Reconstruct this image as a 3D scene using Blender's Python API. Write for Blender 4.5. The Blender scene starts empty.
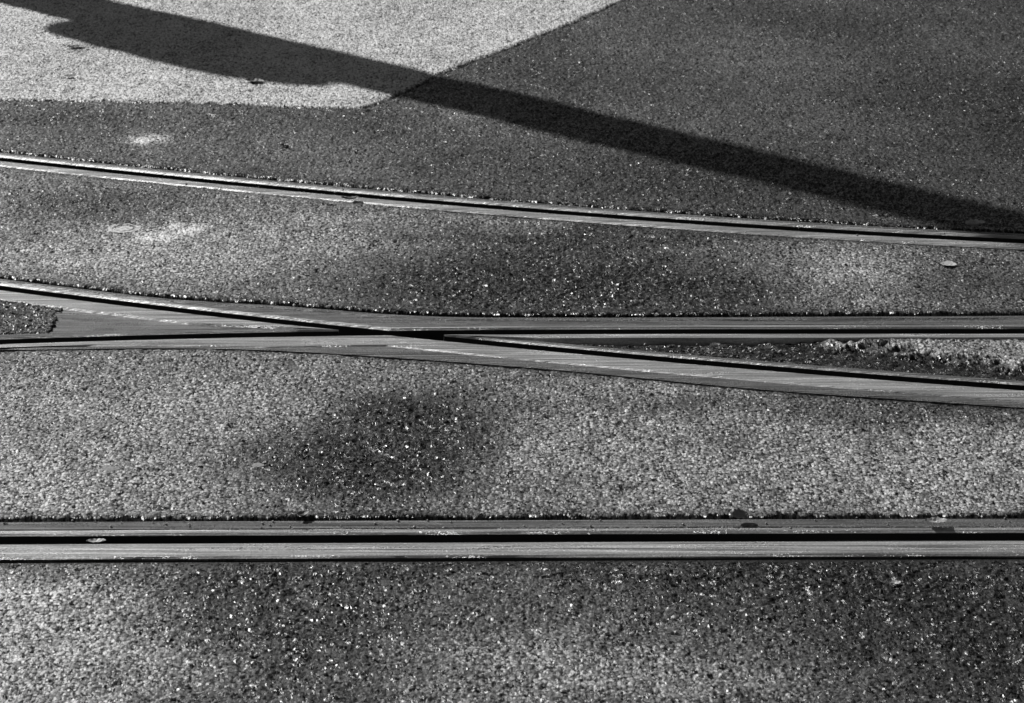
import bpy, math, random
import numpy as np
from mathutils import Vector
random.seed(3); rng=np.random.RandomState(7)
scene=bpy.context.scene
# ---------------------------------------------------------------- survey
H=1.6; PITCH=math.radians(18.6); F=2700.0
def G(px,py):
    """survey station reading -> ground coordinates (m)"""
    c,s=math.cos(PITCH),math.sin(PITCH)
    u=(351.5-py)/F; r=(px-512)/F
    dy=c+u*s; dz=-s+u*c
    t=H/-dz
    return (r*t,dy*t)
# ---------------------------------------------------------------- noise
def hash2(ix,iy,k):
    ix=ix.astype(np.int64); iy=iy.astype(np.int64)
    n=(ix*374761393+iy*668265263+k*2147483647+k*97)&0xffffffff
    n=((n^(n>>13))*1274126177)&0xffffffff
    n=((n^(n>>16))*2246822519)&0xffffffff
    n=n^(n>>15)
    return (n&0xffffff).astype(np.float64)/float(0xffffff)
def vnoise(x,y,k=0):
    ix=np.floor(x); iy=np.floor(y); fx=x-ix; fy=y-iy
    fx=fx*fx*(3-2*fx); fy=fy*fy*(3-2*fy)
    a=hash2(ix,iy,k);b=hash2(ix+1,iy,k);c=hash2(ix,iy+1,k);d=hash2(ix+1,iy+1,k)
    return (a*(1-fx)+b*fx)*(1-fy)+(c*(1-fx)+d*fx)*fy
def fbm(x,y,k=0,o=4):
    s=0;a=.5;t=0
    for i in range(o):
        s=s+a*vnoise(x,y,k+i*7); t+=a; a*=.5; x=x*2.03+11.3; y=y*2.03+5.7
    return s/t
def sstep(a,b,x):
    t=np.clip((x-a)/(b-a),0,1); return t*t*(3-2*t)
def stones(x,y,size,k=0):
    X=x/size; Y=y/size
    ix=np.floor(X); iy=np.floor(Y)
    f1=np.full(X.shape,9.0); f2=np.full(X.shape,9.0)
    cx=np.zeros_like(X); cy=np.zeros_like(X); dx=np.zeros_like(X); dy=np.zeros_like(X)
    for i in (-1,0,1):
        for j in (-1,0,1):
            gx=ix+i; gy=iy+j
            px=gx+.1+.8*hash2(gx,gy,k+1); py=gy+.1+.8*hash2(gx,gy,k+2)
            d=np.hypot(X-px,Y-py)
            m=d<f1
            f2=np.where(m,f1,np.minimum(f2,d)); f1=np.where(m,d,f1)
            cx=np.where(m,gx,cx); cy=np.where(m,gy,cy)
            dx=np.where(m,X-px,dx); dy=np.where(m,Y-py,dy)
    r=hash2(cx,cy,k+3)
    tx=hash2(cx,cy,k+4)-.5; ty=hash2(cx,cy,k+5)-.5; hh=hash2(cx,cy,k+6)
    gap=sstep(0,.28,f2-f1)
    h=gap*(.35+.65*hh+ 1.1*(tx*dx+ty*dy)-.35*f1*f1)
    return h,r,gap
# ---------------------------------------------------------------- mesh util
def grid_mesh(name,X,Y,Z,attrs=None,rowmats=None,mats=(),smooth=False):
    R,C=X.shape
    me=bpy.data.meshes.new(name)
    n=R*C; me.vertices.add(n)
    co=np.stack([X,Y,Z],-1).reshape(-1).astype(np.float32)
    me.vertices.foreach_set('co',co)
    idx=np.arange(n).reshape(R,C)
    q=np.stack([idx[:-1,:-1],idx[:-1,1:],idx[1:,1:],idx[1:,:-1]],-1).reshape(-1)
    nf=(R-1)*(C-1)
    me.loops.add(nf*4); me.loops.foreach_set('vertex_index',q.astype(np.int32))
    me.polygons.add(nf)
    me.polygons.foreach_set('loop_start',(np.arange(nf)*4).astype(np.int32))
    if rowmats is not None:
        mi=np.repeat(np.asarray(rowmats,dtype=np.int32),C-1)
        me.polygons.foreach_set('material_index',mi)
    for m in mats: me.materials.append(m)
    me.update(calc_edges=True)
    me.polygons.foreach_set('use_smooth',np.full(nf,smooth))
    ob=bpy.data.objects.new(name,me); scene.collection.objects.link(ob)
    return ob
def pymesh(name,v,f,mat,smooth=False):
    me=bpy.data.meshes.new(name); me.from_pydata(v,[],f); me.update()
    me.materials.append(mat)
    for p in me.polygons: p.use_smooth=smooth
    ob=bpy.data.objects.new(name,me); scene.collection.objects.link(ob); return ob
# ---------------------------------------------------------------- materials
def newmat(name):
    m=bpy.data.materials.new(name); m.use_nodes=True
    nt=m.node_tree; return m,nt,nt.nodes['Principled BSDF']
def N(nt,t,**kw):
    n=nt.nodes.new(t)
    for k,v in kw.items(): setattr(n,k,v)
    return n
def math_(nt,op,a,b=None,c=None,clamp=False):
    n=N(nt,'ShaderNodeMath',operation=op); n.use_clamp=clamp
    for i,s in enumerate((a,b,c)):
        if s is None: continue
        if isinstance(s,(int,float)): n.inputs[i].default_value=s
        else: nt.links.new(s,n.inputs[i])
    return n.outputs[0]
def noise(nt,vec,scale,detail=4,rough=.6,dim='3D'):
    n=N(nt,'ShaderNodeTexNoise',noise_dimensions=dim); n.inputs['Scale'].default_value=scale
    n.inputs['Detail'].default_value=detail; n.inputs['Roughness'].default_value=rough
    nt.links.new(vec,n.inputs['Vector']); return n.outputs['Fac']
def maprange(nt,v,a,b,c,d):
    n=N(nt,'ShaderNodeMapRange'); nt.links.new(v,n.inputs[0])
    for i,x in enumerate((a,b,c,d)):
        if isinstance(x,(int,float)): n.inputs[i+1].default_value=x
        else: nt.links.new(x,n.inputs[i+1])
    return n.outputs[0]
def grey(nt,v,sock):
    n=N(nt,'ShaderNodeCombineColor')
    for i in range(3): nt.links.new(v,n.inputs[i])
    nt.links.new(n.outputs[0],sock)

def asphalt_mat():
    m,nt,b=newmat('asphalt')
    L=nt.links
    tc0=N(nt,'ShaderNodeTexCoord').outputs['Object']
    mp=N(nt,'ShaderNodeMapping'); mp.inputs['Scale'].default_value=(1,.62,1); L.new(tc0,mp.inputs[0])
    # jitter the lookup so the crushed stones get angular, uneven outlines
    wn=N(nt,'ShaderNodeTexNoise',noise_dimensions='2D'); wn.inputs['Scale'].default_value=260; wn.inputs['Detail'].default_value=1; L.new(mp.outputs[0],wn.inputs['Vector'])
    wa=N(nt,'ShaderNodeVectorMath',operation='SUBTRACT'); L.new(wn.outputs['Color'],wa.inputs[0]); wa.inputs[1].default_value=(.5,.5,.5)
    ws=N(nt,'ShaderNodeVectorMath',operation='SCALE'); L.new(wa.outputs[0],ws.inputs[0]); ws.inputs['Scale'].default_value=.004
    wb=N(nt,'ShaderNodeVectorMath',operation='ADD'); L.new(mp.outputs[0],wb.inputs[0]); L.new(ws.outputs[0],wb.inputs[1]); tc=wb.outputs[0]
    tone=N(nt,'ShaderNodeAttribute',attribute_name='tone').outputs['Fac']
    fine=noise(nt,tc,520,2,.7,'2D')
    mid=noise(nt,tc,18,6,.8,'2D')
    vo=N(nt,'ShaderNodeTexVoronoi',voronoi_dimensions='2D'); vo.inputs['Scale'].default_value=175; L.new(tc,vo.inputs['Vector'])
    v2=N(nt,'ShaderNodeTexVoronoi',voronoi_dimensions='2D'); v2.inputs['Scale'].default_value=380; L.new(tc,v2.inputs['Vector'])
    sp=N(nt,'ShaderNodeSeparateColor'); L.new(vo.outputs['Color'],sp.inputs[0])
    s2=N(nt,'ShaderNodeSeparateColor'); L.new(v2.outputs['Color'],s2.inputs[0])
    cell=sp.outputs[0]; cell2=sp.outputs[1]
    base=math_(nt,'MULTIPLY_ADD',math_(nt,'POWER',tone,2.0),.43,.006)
    cv=maprange(nt,math_(nt,'POWER',cell,2.2),0,1,.45,2.4)
    base=math_(nt,'MULTIPLY',base,cv)
    base=math_(nt,'MULTIPLY',base,maprange(nt,s2.outputs[2],0,1,.65,1.35))
    base=math_(nt,'MULTIPLY',base,maprange(nt,vo.outputs['Distance'],.25,.75,1.3,.08))
    base=math_(nt,'MULTIPLY',base,maprange(nt,fine,.3,.7,.6,1.4))
    base=math_(nt,'MULTIPLY',base,maprange(nt,mid,.3,.7,.45,1.55))
    base=math_(nt,'MINIMUM',base,.76)
    grey(nt,base,b.inputs['Base Color'])
    # only some of the stones are polished: those glint, the binder and the rest stay dull
    gl=maprange(nt,s2.outputs[1],.60,.72,0,1)
    r=maprange(nt,gl,0,1,.62,.33)
    r=math_(nt,'ADD',r,maprange(nt,tone,0,1,-.02,.14))
    L.new(r,b.inputs['Roughness'])
    L.new(maprange(nt,gl,0,1,.22,.95),b.inputs['Specular IOR Level'])
    ge=N(nt,'ShaderNodeNewGeometry')
    def cen(col,k):
        a=N(nt,'ShaderNodeVectorMath',operation='SUBTRACT'); L.new(col,a.inputs[0]); a.inputs[1].default_value=(.5,.5,.5)
        s=N(nt,'ShaderNodeVectorMath',operation='SCALE'); L.new(a.outputs[0],s.inputs[0])
        s.inputs['Scale'].default_value=k
        return s.outputs[0]
    a1=N(nt,'ShaderNodeVectorMath',operation='ADD'); L.new(cen(vo.outputs['Color'],.9),a1.inputs[0]); L.new(cen(v2.outputs['Color'],.75),a1.inputs[1])
    a2=N(nt,'ShaderNodeVectorMath',operation='ADD'); L.new(a1.outputs[0],a2.inputs[0]); L.new(ge.outputs['Normal'],a2.inputs[1])
    nn=N(nt,'ShaderNodeVectorMath',operation='NORMALIZE'); L.new(a2.outputs[0],nn.inputs[0])
    hh=math_(nt,'ADD',math_(nt,'MULTIPLY',vo.outputs['Distance'],-1.0),math_(nt,'MULTIPLY',fine,.6))
    bu=N(nt,'ShaderNodeBump'); bu.inputs['Strength'].default_value=.6; bu.inputs['Distance'].default_value=.0025
    L.new(nn.outputs[0],bu.inputs['Normal'])
    L.new(hh,bu.inputs['Height']); L.new(bu.outputs[0],b.inputs['Normal'])
    return m
def steel_mat(name,c0,c1,r0,r1,dirt,met=.7):
    m,nt,b=newmat(name); L=nt.links
    tc=N(nt,'ShaderNodeTexCoord').outputs['Object']
    mp=N(nt,'ShaderNodeMapping'); mp.inputs['Scale'].default_value=(2.5,240,30); L.new(tc,mp.inputs[0])
    st=noise(nt,mp.outputs[0],1.0,5,.7)
    mp2=N(nt,'ShaderNodeMapping'); mp2.inputs['Scale'].default_value=(7,40,30); L.new(tc,mp2.inputs[0])
    pt=noise(nt,mp2.outputs[0],1.0,6,.7)
    fn=noise(nt,tc,260,4,.7)
    d=maprange(nt,math_(nt,'ADD',pt,math_(nt,'MULTIPLY',math_(nt,'SUBTRACT',fn,.5),.7)),dirt,dirt+.1,0,1)
    base=maprange(nt,st,.38,.64,c0,c1)
    base=math_(nt,'MULTIPLY',base,maprange(nt,fn,.3,.7,.75,1.25))
    inv=math_(nt,'SUBTRACT',1.0,d)
    base=math_(nt,'ADD',math_(nt,'MULTIPLY',base,inv),math_(nt,'MULTIPLY',d,.035))
    grey(nt,base,b.inputs['Base Color'])
    L.new(math_(nt,'MULTIPLY',inv,met),b.inputs['Metallic'])
    rr=math_(nt,'ADD',maprange(nt,st,.3,.7,r0,r1),math_(nt,'MULTIPLY',d,.2))
    L.new(rr,b.inputs['Roughness'])
    bu=N(nt,'ShaderNodeBump'); bu.inputs['Strength'].default_value=.7; bu.inputs['Distance'].default_value=.0014
    L.new(math_(nt,'ADD',math_(nt,'ADD',st,math_(nt,'MULTIPLY',fn,.6)),d),bu.inputs['Height']); L.new(bu.outputs[0],b.inputs['Normal'])
    return m
def plain(name,v,r,metal=0,sc=60,bump=.4,var=.3):
    m,nt,b=newmat(name); tc=N(nt,'ShaderNodeTexCoord').outputs['Object']
    n=noise(nt,tc,sc,5,.65)
    grey(nt,maprange(nt,n,.3,.7,v*(1-var),v*(1+var)),b.inputs['Base Color'])
    b.inputs['Roughness'].default_value=r; b.inputs['Metallic'].default_value=metal
    bu=N(nt,'ShaderNodeBump'); bu.inputs['Strength'].default_value=bump; bu.inputs['Distance'].default_value=.002
    nt.links.new(n,bu.inputs['Height']); nt.links.new(bu.outputs[0],b.inputs['Normal'])
    return m
M_asph=asphalt_mat()
M_head=steel_mat('polished_steel',.14,.72,.30,.48,.60,.55)
M_lip=steel_mat('dull_steel',.03,.26,.36,.55,.53,.55)
M_edge=steel_mat('glint_edge_steel',.35,.80,.40,.52,.64,.85)  # polished rail edges, colour raised to paint in the sun's highlight line
M_groove=plain('dark_groove',.008,.85,sc=90)  # near-black walls and floor of the rail grooves
M_bit=plain('bitumen_joint',.010,.45,sc=110,bump=.9)
# ---------------------------------------------------------------- columns
DX=.0038
xs_in=np.arange(-1.66,1.66,DX)
step=DX; xr=[]; x=xs_in[-1]
while x<400:
    step*=1.18; x+=step; xr.append(x)
xr=np.array(xr); xl=-xr[::-1]
XC=np.concatenate([xl,xs_in,xr])
def curve(pts,deg=3,smooth=True):
    g=np.array([G(*p) for p in pts])
    if smooth:
        co=np.polyfit(g[:,0],g[:,1],deg)
        f=lambda x:np.polyval(co,x)
    else:
        f=lambda x:np.interp(x,g[:,0],g[:,1])
    a,b=g[0,0],g[-1,0]
    e=.02
    sa=(f(a+e)-f(a))/e; sb=(f(b)-f(b-e))/e
    xin=np.clip(XC,a,b); y=f(xin)
    T=1.5
    y=y+np.where(XC>b,sb*T*(1-np.exp(-np.maximum(XC-b,0)/T)),0)
    y=y-np.where(XC<a,sa*T*(1-np.exp(-np.maximum(a-XC,0)/T)),0)
    return y
def smooth1(y,n=41):
    m=(XC>-1.7)&(XC<1.7); yy=y[m]; k=np.ones(n)/n
    yp=np.pad(yy,(n//2,n//2),mode='edge'); s=np.convolve(yp,k,'valid')
    o=y.copy(); o[m]=s; return o
yF=curve([(0,538.5),(256,537.5),(512,536.5),(768,535.5),(1024,535)],2)
yT=curve([(0,158),(200,179),(400,198),(600,214),(800,228),(1024,240)],3)
yA=curve([(0,287),(100,299),(200,311),(300,323),(360,329.5),(470,340.5),(600,352),(740,365),(880,376.5),(1024,387)],3)
yB=curve([(0,341),(180,336),(330,333),(400,331.5),(520,331),(700,330.5),(1024,330)],3)
yFrogFar=smooth1(curve([(0,278),(100,290.5),(190,301),(260,303),(340,310),(430,316.5),(600,317),(1024,315)],smooth=False),61)
yFrogNear=smooth1(curve([(0,349),(200,347),(290,350),(400,357),(560,369),(760,389),(1024,407)],smooth=False),61)
def rag(k,a=.006):
    x=XC
    return (fbm(x*30,x*0+k,k,4)-.5)*2*a + (fbm(x*160,x*0+k,k+50,2)-.5)*a*1.3
# ---------------------------------------------------------------- steel lofts
def loft(name,prof,mats):
    Y=np.stack([p[0]+0*XC for p in prof]); Z=np.stack([p[1]+0*XC for p in prof])
    X=np.broadcast_to(XC,Y.shape)
    return grid_mesh(name,X,Y,Z,rowmats=[p[2] for p in prof[:-1]],mats=mats)
MS=[M_head,M_lip,M_groove,M_bit,M_edge]
def rail(name,yc,near=.078,far=.056,gw=.018,z0=0.0):
    w=(fbm(XC*4,XC*0,5,2)-.5)*.0012
    ew=(fbm(XC*9,XC*0,8,4)-.5)*.004
    p=[(yc-near-.07,-.03,3),(yc-near-.022,z0-.007+w,3),(yc-near-.004,z0-.007+w,3),(yc-near,z0-.006,1),
       (yc-near+.001,z0-.0028,4),(yc-near+.005+ew,z0+.0002,0),
       (yc-gw-.026,z0+.0016,0),(yc-gw-.009,z0+.0006,0),(yc-gw-.003,z0-.0012,1),(yc-gw,z0-.006,1),(yc-gw+.002,z0-.03,2),
       (yc-gw+.006,z0-.055,2),(yc+gw-.005,z0-.055,2),(yc+gw-.001,z0-.03,2),(yc+gw,z0-.004,4),
       (yc+gw+.0045+ew*.5,z0-.0006,0),(yc+gw+.012,z0+.0004,1),(yc+gw+.016,z0-.003,3),(yc+gw+.019,z0-.003,1),(yc+gw+.021,z0-.0012,1),(yc+far-.002,z0-.0015,1),  # first lip row: highlight put in as a stripe of brighter steel colour
       (yc+far,z0-.005,3),(yc+far+.006,z0-.005+w,3),(yc+far+.05,-.03,3)]
    return loft(name,p,MS)
rail('tram_rail',yF,far=.072)
rail('tram_rail',yT,near=.066,far=.056,gw=.020)
# frog casting
gw=.018
yU=np.maximum(yA,yB); yL=np.minimum(yA,yB)
lo=yL+gw; hi=yU-gw
gapw=hi-lo; mid=(yU+yL)/2
open_=gapw>0
top=np.where(open_,0.0,-.04)
hi2=np.where(open_,hi,mid); lo2=np.where(open_,lo,mid)
xz=np.clip(gapw,0,None)
left=XC<G(390,332)[0]
headw=np.where(left,.060,.030); lipw=np.where(left,.022,.018)
headw=np.minimum(headw,xz*.5); lipw=np.minimum(lipw,xz*.3)
inA=hi2-headw; inB=lo2+lipw
platez=np.where(left,-.004,-.026); platez=np.where(open_,platez,-.04)
e=np.minimum(.004,xz*.1)
n_=yFrogNear; f_=yFrogFar
ew=(fbm(XC*9,XC*0,18,4)-.5)*.004
hw=np.maximum(yL-gw-.062,n_+.012)
prof=[(n_-.06,-.03,3),(n_-.014,-.006,3),(n_-.003,-.006,3),(n_,-.006,1),(n_+.001,-.002,1),(n_+.006,-.0006,1),
 (hw-.004,-.0006,3),(hw-.001,-.0035,4),(hw+.004+ew,.0002,0),(yL-gw-.025,.0012,0),(yL-gw-.003,.0003,1),(yL-gw,-.004,1),(yL-gw+.002,-.03,2),(yL-gw+.005,-.055,2),
 (np.minimum(yL+gw-.004,mid),-.055,2),(np.minimum(lo2-.001,mid),-.03,2),(lo2,np.where(open_,-.003,-.055),4),(lo2+e,top,1),
 (inB-e*.5,top,1),(inB,platez,1),(inA,platez,4),(inA+e,top,0),(hi2-e,top,0),(hi2,np.where(open_,-.004,-.055),1),
 (np.maximum(hi2+.001,mid),-.03,2),(np.maximum(yU-gw+.004,mid),-.055,2),
 (yU+gw-.004,-.055,2),(yU+gw-.001,-.03,2),(yU+gw,-.0035,4),(yU+gw+.004+ew*.4,.0,0),(yU+gw+.010,.0005,1),(yU+gw+.014,-.0026,1),
 (np.maximum(f_-.022,yU+gw+.0145),-.0016,3),(np.maximum(f_-.018,yU+gw+.015),-.003,1),(np.maximum(f_-.014,yU+gw+.0155),-.0006,1),
 (np.maximum(f_-.002,yU+gw+.016),-.001,1),(np.maximum(f_,yU+gw+.017),-.005,3),(f_+.008,-.006,3),(f_+.05,-.03,3)]
loft('tram_rail_crossing',prof,MS)
# ---------------------------------------------------------------- ground
def blob(px,py,rx,ry,a):
    c=G(px,py); s=math.hypot(math.hypot(c[0],c[1]),H)
    return c[0],c[1],rx*s/F,abs(G(px,py-ry)[1]-G(px,py+ry)[1])/2,a
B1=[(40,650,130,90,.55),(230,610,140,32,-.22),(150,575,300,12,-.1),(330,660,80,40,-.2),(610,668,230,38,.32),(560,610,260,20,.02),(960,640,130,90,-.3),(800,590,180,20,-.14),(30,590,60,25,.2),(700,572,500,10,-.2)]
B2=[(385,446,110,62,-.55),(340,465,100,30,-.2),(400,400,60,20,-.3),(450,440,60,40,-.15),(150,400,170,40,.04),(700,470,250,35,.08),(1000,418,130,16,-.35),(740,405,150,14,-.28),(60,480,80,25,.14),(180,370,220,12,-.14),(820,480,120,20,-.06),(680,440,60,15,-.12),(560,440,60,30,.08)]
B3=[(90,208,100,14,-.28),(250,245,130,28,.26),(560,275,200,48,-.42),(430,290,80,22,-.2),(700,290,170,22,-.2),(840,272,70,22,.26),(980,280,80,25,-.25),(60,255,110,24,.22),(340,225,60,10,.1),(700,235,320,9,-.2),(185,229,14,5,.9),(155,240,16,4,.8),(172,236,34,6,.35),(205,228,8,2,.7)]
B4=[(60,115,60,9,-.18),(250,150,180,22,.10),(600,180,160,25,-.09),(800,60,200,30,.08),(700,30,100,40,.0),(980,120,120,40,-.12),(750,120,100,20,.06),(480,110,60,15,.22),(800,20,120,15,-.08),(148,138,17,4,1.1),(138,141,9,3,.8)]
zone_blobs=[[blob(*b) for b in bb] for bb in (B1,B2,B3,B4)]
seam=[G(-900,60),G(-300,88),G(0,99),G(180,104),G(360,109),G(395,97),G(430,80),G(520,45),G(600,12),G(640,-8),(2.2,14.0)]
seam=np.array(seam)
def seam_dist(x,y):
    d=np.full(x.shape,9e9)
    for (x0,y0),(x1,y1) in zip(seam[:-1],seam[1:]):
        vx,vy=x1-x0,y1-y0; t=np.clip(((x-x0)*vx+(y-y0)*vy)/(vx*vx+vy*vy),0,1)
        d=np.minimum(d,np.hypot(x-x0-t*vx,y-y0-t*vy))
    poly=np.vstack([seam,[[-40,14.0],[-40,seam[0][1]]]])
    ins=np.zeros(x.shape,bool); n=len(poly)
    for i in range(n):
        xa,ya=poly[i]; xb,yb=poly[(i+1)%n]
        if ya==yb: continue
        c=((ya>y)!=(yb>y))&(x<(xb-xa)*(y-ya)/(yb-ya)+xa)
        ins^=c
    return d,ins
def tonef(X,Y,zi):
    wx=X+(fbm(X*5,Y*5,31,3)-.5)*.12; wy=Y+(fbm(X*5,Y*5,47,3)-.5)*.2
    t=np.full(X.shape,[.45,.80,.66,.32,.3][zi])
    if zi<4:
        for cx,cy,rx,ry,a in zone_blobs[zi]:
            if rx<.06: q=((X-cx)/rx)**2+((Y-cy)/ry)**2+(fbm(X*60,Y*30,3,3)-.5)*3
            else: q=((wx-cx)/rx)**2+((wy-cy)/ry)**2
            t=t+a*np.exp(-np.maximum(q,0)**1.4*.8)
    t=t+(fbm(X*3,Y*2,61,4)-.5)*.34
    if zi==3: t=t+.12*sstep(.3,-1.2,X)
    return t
def zone(ys,zi,near_edge=None,far_edge=None):
    X=np.broadcast_to(XC,ys.shape).copy(); Y=ys
    t=tonef(X,Y,zi)
    sd=None
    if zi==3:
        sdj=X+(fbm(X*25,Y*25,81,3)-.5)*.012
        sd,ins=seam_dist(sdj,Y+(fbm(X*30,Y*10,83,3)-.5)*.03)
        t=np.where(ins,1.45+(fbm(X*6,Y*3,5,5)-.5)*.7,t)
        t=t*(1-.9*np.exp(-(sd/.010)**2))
    h,r,g=stones(X+.003*vnoise(X*150,Y*150,3),Y+.003*vnoise(X*150,Y*150,4),.0115,1)
    amp=.0042-.0017*np.clip(t,0,1)
    z=amp*(h-.6)+(fbm(X*12,Y*12,9,3)-.5)*.004+(fbm(X*2.2,Y*2.2,19,2)-.5)*.010
    pit=sstep(.66,.76,fbm(X*28,Y*28,77,2)); z=z-.002*pit
    z=z+.0015
    if sd is not None: z=z-.006*np.exp(-(sd/.009)**2)
    for ed,sg in ((near_edge,1),(far_edge,-1)):
        if ed is None: continue
        d=np.abs(Y-ed)
        z=np.where(d<.06,z*(.35+.65*sstep(0,.06,d)),z)+.0012-.005*np.exp(-(d/.003)**2)
        t=t-.3*np.exp(-(d/.02)**2)
    far=np.abs(X)>1.75
    z=np.where(far|(Y>9.2)|(Y<2.7),.002,z)
    return X,Y,z,np.clip(t,0.02,1.8)
def rows(a,b,n):
    t=np.linspace(0,1,n)[:,None]; return a[None,:]*(1-t)+b[None,:]*t
one=np.ones_like(XC)
eF0=yF-.078-.020+rag(1,.005); eF1=yF+.072+.005+rag(2)
eN0=n_-.012+rag(3,.005); eN1=np.maximum(f_,yU+gw+.017)+.006+rag(4,.005)
eT0=yT-.066-.012+rag(5,.006); eT1=yT+.056+.004+rag(6,.005)
parts=[]
def addzone(ys,zi,ne,fe):
    X,Y,z,t=zone(ys,zi,ne,fe)
    def dup(a,fn=None,end=0):
        r=a[[0]] if end==0 else a[[-1]]
        r=r.copy() if fn is None else fn(r)
        return np.vstack([r,a]) if end==0 else np.vstack([a,r])
    if ne is not None:
        X,Y,t=[dup(a) for a in (X,Y,t)]; z=dup(z,lambda r:r*0-.028)
    if fe is not None:
        X,Y,t=[dup(a,None,1) for a in (X,Y,t)]; z=dup(z,lambda r:r*0-.028,1)
    parts.append((X,Y,z,t))
y1=np.vstack([rows(-400*one,2.7*one,14)[:-1],rows(2.7*one,3.1*one,30)[:-1],rows(3.1*one,eF0,190)])
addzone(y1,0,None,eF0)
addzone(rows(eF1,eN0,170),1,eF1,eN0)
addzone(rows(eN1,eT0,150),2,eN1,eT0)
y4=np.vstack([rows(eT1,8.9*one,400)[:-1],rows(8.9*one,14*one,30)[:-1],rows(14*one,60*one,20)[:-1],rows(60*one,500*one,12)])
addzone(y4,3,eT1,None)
# infill inside the crossing
X,Y,z,t=zone(rows(inB,inA,60),4)
xl_=G(58,315)[0]; xr_=G(880,350)[0]
deb=(fbm(X*40,Y*40,91,4)-.5)
zz=np.where(X<xl_+.03*deb,z-.003,np.where(X<G(420,333)[0],-.04,-.011+.008*deb+z*.3))
tt=np.where(X<xl_,.36,.02+.14*sstep(.18,.28,deb))
s=sstep(xr_-.10,xr_+.06,X+deb*.25+(Y-inA[None,:])*2.4+.10)
zz=zz*(1-s)+s*(z-.002); tt=tt*(1-s)+s*.85
edge=np.minimum(Y-inB[None,:],inA[None,:]-Y)
tt=tt-.5*np.exp(-(edge/.012)**2); zz=zz-.004*np.exp(-(edge/.006)**2)*(X>0)
parts.append((X,Y,zz,np.clip(tt,.02,1)))
me=bpy.data.meshes.new('asphalt_ground')
V=[];Q=[];A=[];off=0
for (X,Y,z,t) in parts:
    R,C=X.shape; V.append(np.stack([X,Y,z],-1).reshape(-1,3))
    idx=np.arange(R*C).reshape(R,C)+off
    Q.append(np.stack([idx[:-1,:-1],idx[:-1,1:],idx[1:,1:],idx[1:,:-1]],-1).reshape(-1,4)); off+=R*C
    A.append(t.reshape(-1))
V=np.concatenate(V).astype(np.float32);Q=np.concatenate(Q).astype(np.int32)
me.vertices.add(len(V)); me.vertices.foreach_set('co',V.reshape(-1))
me.loops.add(Q.size); me.loops.foreach_set('vertex_index',Q.reshape(-1))
me.polygons.add(len(Q)); me.polygons.foreach_set('loop_start',(np.arange(len(Q))*4).astype(np.int32))
me.update(calc_edges=True)
me.polygons.foreach_set('use_smooth',np.ones(len(Q),bool))
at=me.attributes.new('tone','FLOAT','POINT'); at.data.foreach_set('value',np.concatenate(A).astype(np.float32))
me.materials.append(M_asph)
gob=bpy.data.objects.new('asphalt_ground',me); scene.collection.objects.link(gob)
print('verts',len(V))
# ---------------------------------------------------------------- small things
M_leaf=plain('dry_leaf',.16,.6,sc=120)
M_leafl=plain('pale_leaf',.45,.5,sc=120)
M_gum=plain('trodden_gum',.22,.7,sc=200,var=.5)
def leaf(px,py,L,W,rot,mat,curl=.5,z=.004):
    cx,cy=G(px,py); n=9; v=[];f=[]
    for i in range(n):
        t=i/(n-1); hw=W*.5*math.sin(math.pi*min(1,t*.94+.03))**.8*(1+.25*(i%2)); a=(t-.5)*L
        for j in (-1,-.5,0,.5,1):
            X_=a; Y_=j*hw; Z_=abs(j)**1.5*curl*hw+curl*L*.25*(2*t-1)**2+random.uniform(0,.0015)
            v.append((cx+X_*math.cos(rot)-Y_*math.sin(rot),cy+X_*math.sin(rot)+Y_*math.cos(rot),z+Z_))
    for i in range(n-1):
        for j in range(4):
            k=i*5+j; f.append((k,k+1,k+6,k+5))
    return pymesh('dead_leaf',v,f,mat)
for a in [(740,521,.026,.022,.4,M_leaf,.9),(936,526,.036,.02,.1,M_leafl,.5),(96,541,.03,.014,.1,M_leafl,.3,-.002),(303,518,.026,.014,1,M_leaf,.5),
          (75,49,.05,.025,.5,M_leaf,.3),(255,84,.05,.03,-.3,M_leaf,.4),(948,267,.035,.03,-.3,M_leafl,.2),(895,586,.018,.012,.2,M_leafl,.3),
          (70,78,.03,.02,.2,M_leaf,.3),(285,148,.02,.02,0,M_leaf,.5),(975,228,.045,.03,.1,M_leafl,.6),(768,352,.022,.012,.7,M_leafl,.8),(715,349,.02,.012,.2,M_leafl,.8),(350,201,.04,.015,.1,M_leaf,.5)]:
    leaf(*a)
# loose grit and pebbles lying on the asphalt and in the crossing: one mesh
gv=[];gf=[]
def pebble(x,y,z,r):
    b=len(gv); a0=random.random()*6
    n=6
    for k,(q,hz) in enumerate(((1,-.2),(.9,.5),(.45,.85))):
        for i in range(n):
            a=a0+i/n*2*math.pi; rr=r*q*random.uniform(.75,1.2)
            gv.append((x+rr*math.cos(a),y+rr*math.sin(a),z+r*hz*random.uniform(.8,1.1)))
    for k in range(2):
        for i in range(n):
            j=(i+1)%n; gf.append((b+k*n+i,b+k*n+j,b+(k+1)*n+j,b+(k+1)*n+i))
    gf.append([b+2*n+i for i in range(n)])
for i in range(420):
    px=random.uniform(-40,1064); py=random.uniform(110,720)
    if 275<py<410 or 505<py<565: continue
    x_,y_=G(px,py); pebble(x_,y_,.003,random.uniform(.0015,.0038))
for i in range(70):
    px=random.triangular(620,860,760)
    x_,y_=G(px,random.uniform(341,346+(px-600)*.083)); pebble(x_,y_,-.006,random.uniform(.0015,.004))
for i in range(60):
    px=random.uniform(0,1024); x_,y_=G(px,random.uniform(516,529)); pebble(x_,y_,.0,random.uniform(.001,.0025))
pymesh('loose_grit',gv,gf,plain('grit_stone',.26,.5,sc=80,var=.8))
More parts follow.
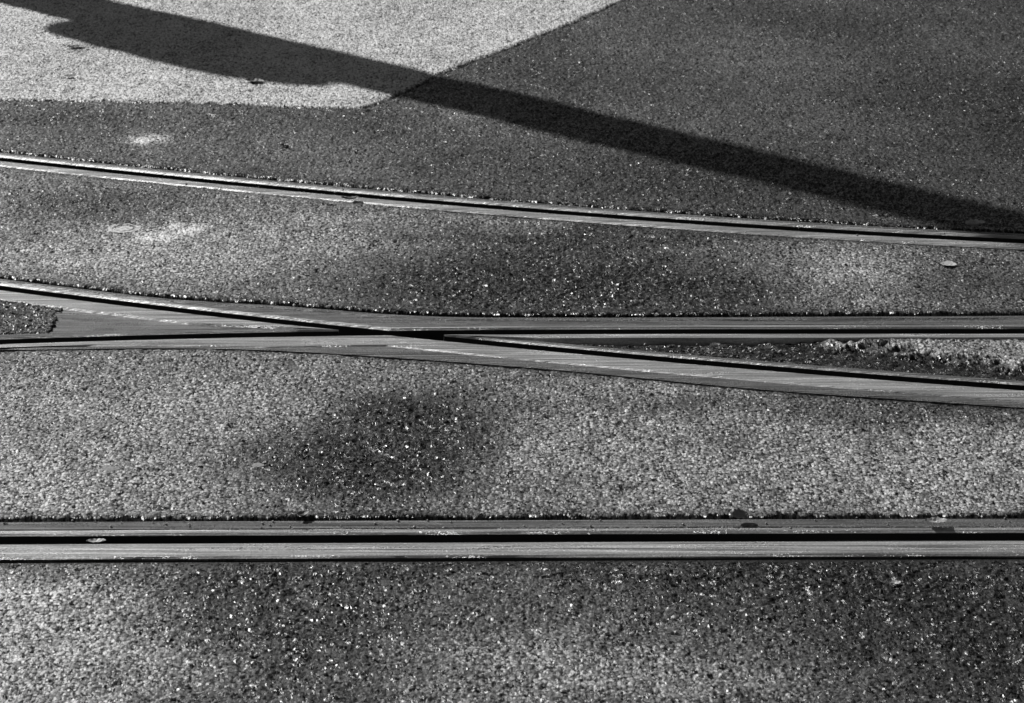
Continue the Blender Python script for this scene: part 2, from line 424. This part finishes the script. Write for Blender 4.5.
def disc(name,px,py,r,mat,z=.0035,ragk=.15):
    cx,cy=G(px,py); v=[];f=[];n=40; s=random.random()*9
    rings=[(r,z-.006),(r*.93,z),(r*.45,z+.0005)]
    for rr,zz_ in rings:
        for i in range(n):
            a=i/n*2*math.pi; q=rr*(1+ragk*(math.sin(3*a+s)*.5+math.sin(7*a+s*2)*.35+random.uniform(-.3,.3)))
            v.append((cx+q*math.cos(a),cy+q*math.sin(a),zz_))
    for k in range(2):
        for i in range(n):
            j=(i+1)%n; f.append((k*n+i,k*n+j,(k+1)*n+j,(k+1)*n+i))
    f.append([2*n+i for i in range(n)])
    return pymesh(name,v,f,mat)
def ring(name,px,py,r,ri,mat,z=.0045):
    cx,cy=G(px,py); v=[];f=[];n=56
    prof=[(r,z-.008),(r*.95,z),(ri*1.04,z+.0003),(ri,z-.002),(ri*.86,z-.002),(ri*.8,z-.0005),(ri*.1,z)]
    for rr,zz_ in prof:
        for i in range(n):
            a=i/n*2*math.pi; q=rr*(1+(random.uniform(-.03,.03) if rr>ri*1.1 else 0)); v.append((cx+q*math.cos(a),cy+q*math.sin(a),zz_))
    for k in range(len(prof)-1):
        for i in range(n):
            j=(i+1)%n; f.append((k*n+i,k*n+j,(k+1)*n+j,(k+1)*n+i))
    f.append([(len(prof)-1)*n+i for i in range(n)])
    ob=pymesh(name,v,f,mat); ob.data.materials.append(plain('marker_groove_dirt',.08,.8,sc=200))
    for p in ob.data.polygons:
        if n*2<=p.index<n*4: p.material_index=1
    return ob
ring('survey_marker',124,230,.038,.024,plain('worn_marker_paint',.5,.7,sc=160,var=.8))
for px,py,r in [(540,457,.011),(258,467,.011),(110,470,.016)]:
    disc('chewing_gum',px,py,r,M_gum)
# ---------------------------------------------------------------- light
P1=Vector(G(500,106)); P2=Vector(G(900,200)); d=(P2-P1).normalized()
EL=math.radians(36)
sv=Vector((-d.x*math.cos(EL),-d.y*math.cos(EL),math.sin(EL)))
sd_=bpy.data.lights.new('sun','SUN'); sd_.energy=5; sd_.angle=math.radians(.5); sd_.color=(1,.995,.985)
so=bpy.data.objects.new('sun',sd_); so.rotation_euler=sv.to_track_quat('Z','Y').to_euler(); so.location=(-5,12,8); scene.collection.objects.link(so)
w=bpy.data.worlds.new('World'); scene.world=w; w.use_nodes=True; nt=w.node_tree
sky=nt.nodes.new('ShaderNodeTexSky'); sky.sky_type='NISHITA'; sky.sun_disc=False; sky.sun_elevation=EL; sky.sun_rotation=math.atan2(sv.x,sv.y)
bw=nt.nodes.new('ShaderNodeRGBToBW'); bg=nt.nodes['Background']
nt.links.new(sky.outputs[0],bw.inputs[0]); nt.links.new(bw.outputs[0],bg.inputs[0]); bg.inputs[1].default_value=.03
# ---------------------------------------------------------------- mast
M_mast=plain('painted_mast_steel',.12,.5,.3,sc=30)
base=P1-d*4.0; perp=Vector((d.y,-d.x))
if perp.y>0: perp=-perp
def lathe(name,prof,cx,cy,mat,n=40):
    v=[];f=[]
    for r,z in prof:
        for i in range(n):
            a=2*math.pi*i/n; v.append((cx+r*math.cos(a),cy+r*math.sin(a),z))
    for k in range(len(prof)-1):
        for i in range(n):
            j=(i+1)%n; f.append((k*n+i,k*n+j,(k+1)*n+j,(k+1)*n+i))
    f.append([i for i in range(n)][::-1]); f.append([(len(prof)-1)*n+i for i in range(n)])
    return pymesh(name,v,f,mat,True)
mast=bpy.data.objects.new('catenary_mast',None); mast.empty_display_size=.3; scene.collection.objects.link(mast)
pole=lathe('pole',[(.24,0),(.24,.03),(.16,.035),(.145,.5),(.138,1.2),(.125,2.6),(.115,4.0),(.1,5.5),(.085,8),(.05,8.05)],base.x,base.y,M_mast)
p0=Vector((base.x,base.y,7.2)); p1=Vector((base.x+1.0,base.y-3.0,7.5)); ax=(p1-p0).normalized(); u=ax.cross(Vector((0,0,1))).normalized(); vv=ax.cross(u)
arm_v=[]
for p in (p0,p1):
    for i in range(12):
        a=i/12*2*math.pi; q=p+u*.03*math.cos(a)+vv*.03*math.sin(a); arm_v.append(tuple(q))
arm_f=[(i,(i+1)%12,12+(i+1)%12,12+i) for i in range(12)]
arm=pymesh('bracket_arm',arm_v,arm_f,M_mast,True)
for o in (pole,arm): o.parent=mast
tE=math.tan(EL)
def hgt(px,py):
    g=Vector(G(px,py)); return (g-base).dot(d)*tE
h_lo=hgt(75,30); h_hi=hgt(325,83)
bc=base+perp*.155
binp=bpy.data.objects.new('litter_bin',None); scene.collection.objects.link(binp)
hh_=h_hi-h_lo
body=lathe('bin_body',[(.05,h_lo-.04),(.13,h_lo),(.15,h_lo+.2*hh_),(.155,h_lo+.6*hh_),(.145,h_lo+.75*hh_),(.10,h_lo+.9*hh_),(.04,h_hi)],bc.x,bc.y,M_mast)
body.parent=binp
# ---------------------------------------------------------------- camera
cd=bpy.data.cameras.new('camera'); cd.lens=F/1024*36; cd.sensor_width=36; cd.clip_end=2000; cd.clip_start=.05
cd.dof.use_dof=True; cd.dof.focus_distance=4.7; cd.dof.aperture_fstop=18
co=bpy.data.objects.new('camera',cd); co.location=(0,0,H); co.rotation_euler=(math.pi/2-PITCH,0,0); scene.collection.objects.link(co); scene.camera=co
scene.view_settings.view_transform='Standard'; scene.view_settings.look='None'; scene.view_settings.exposure=0
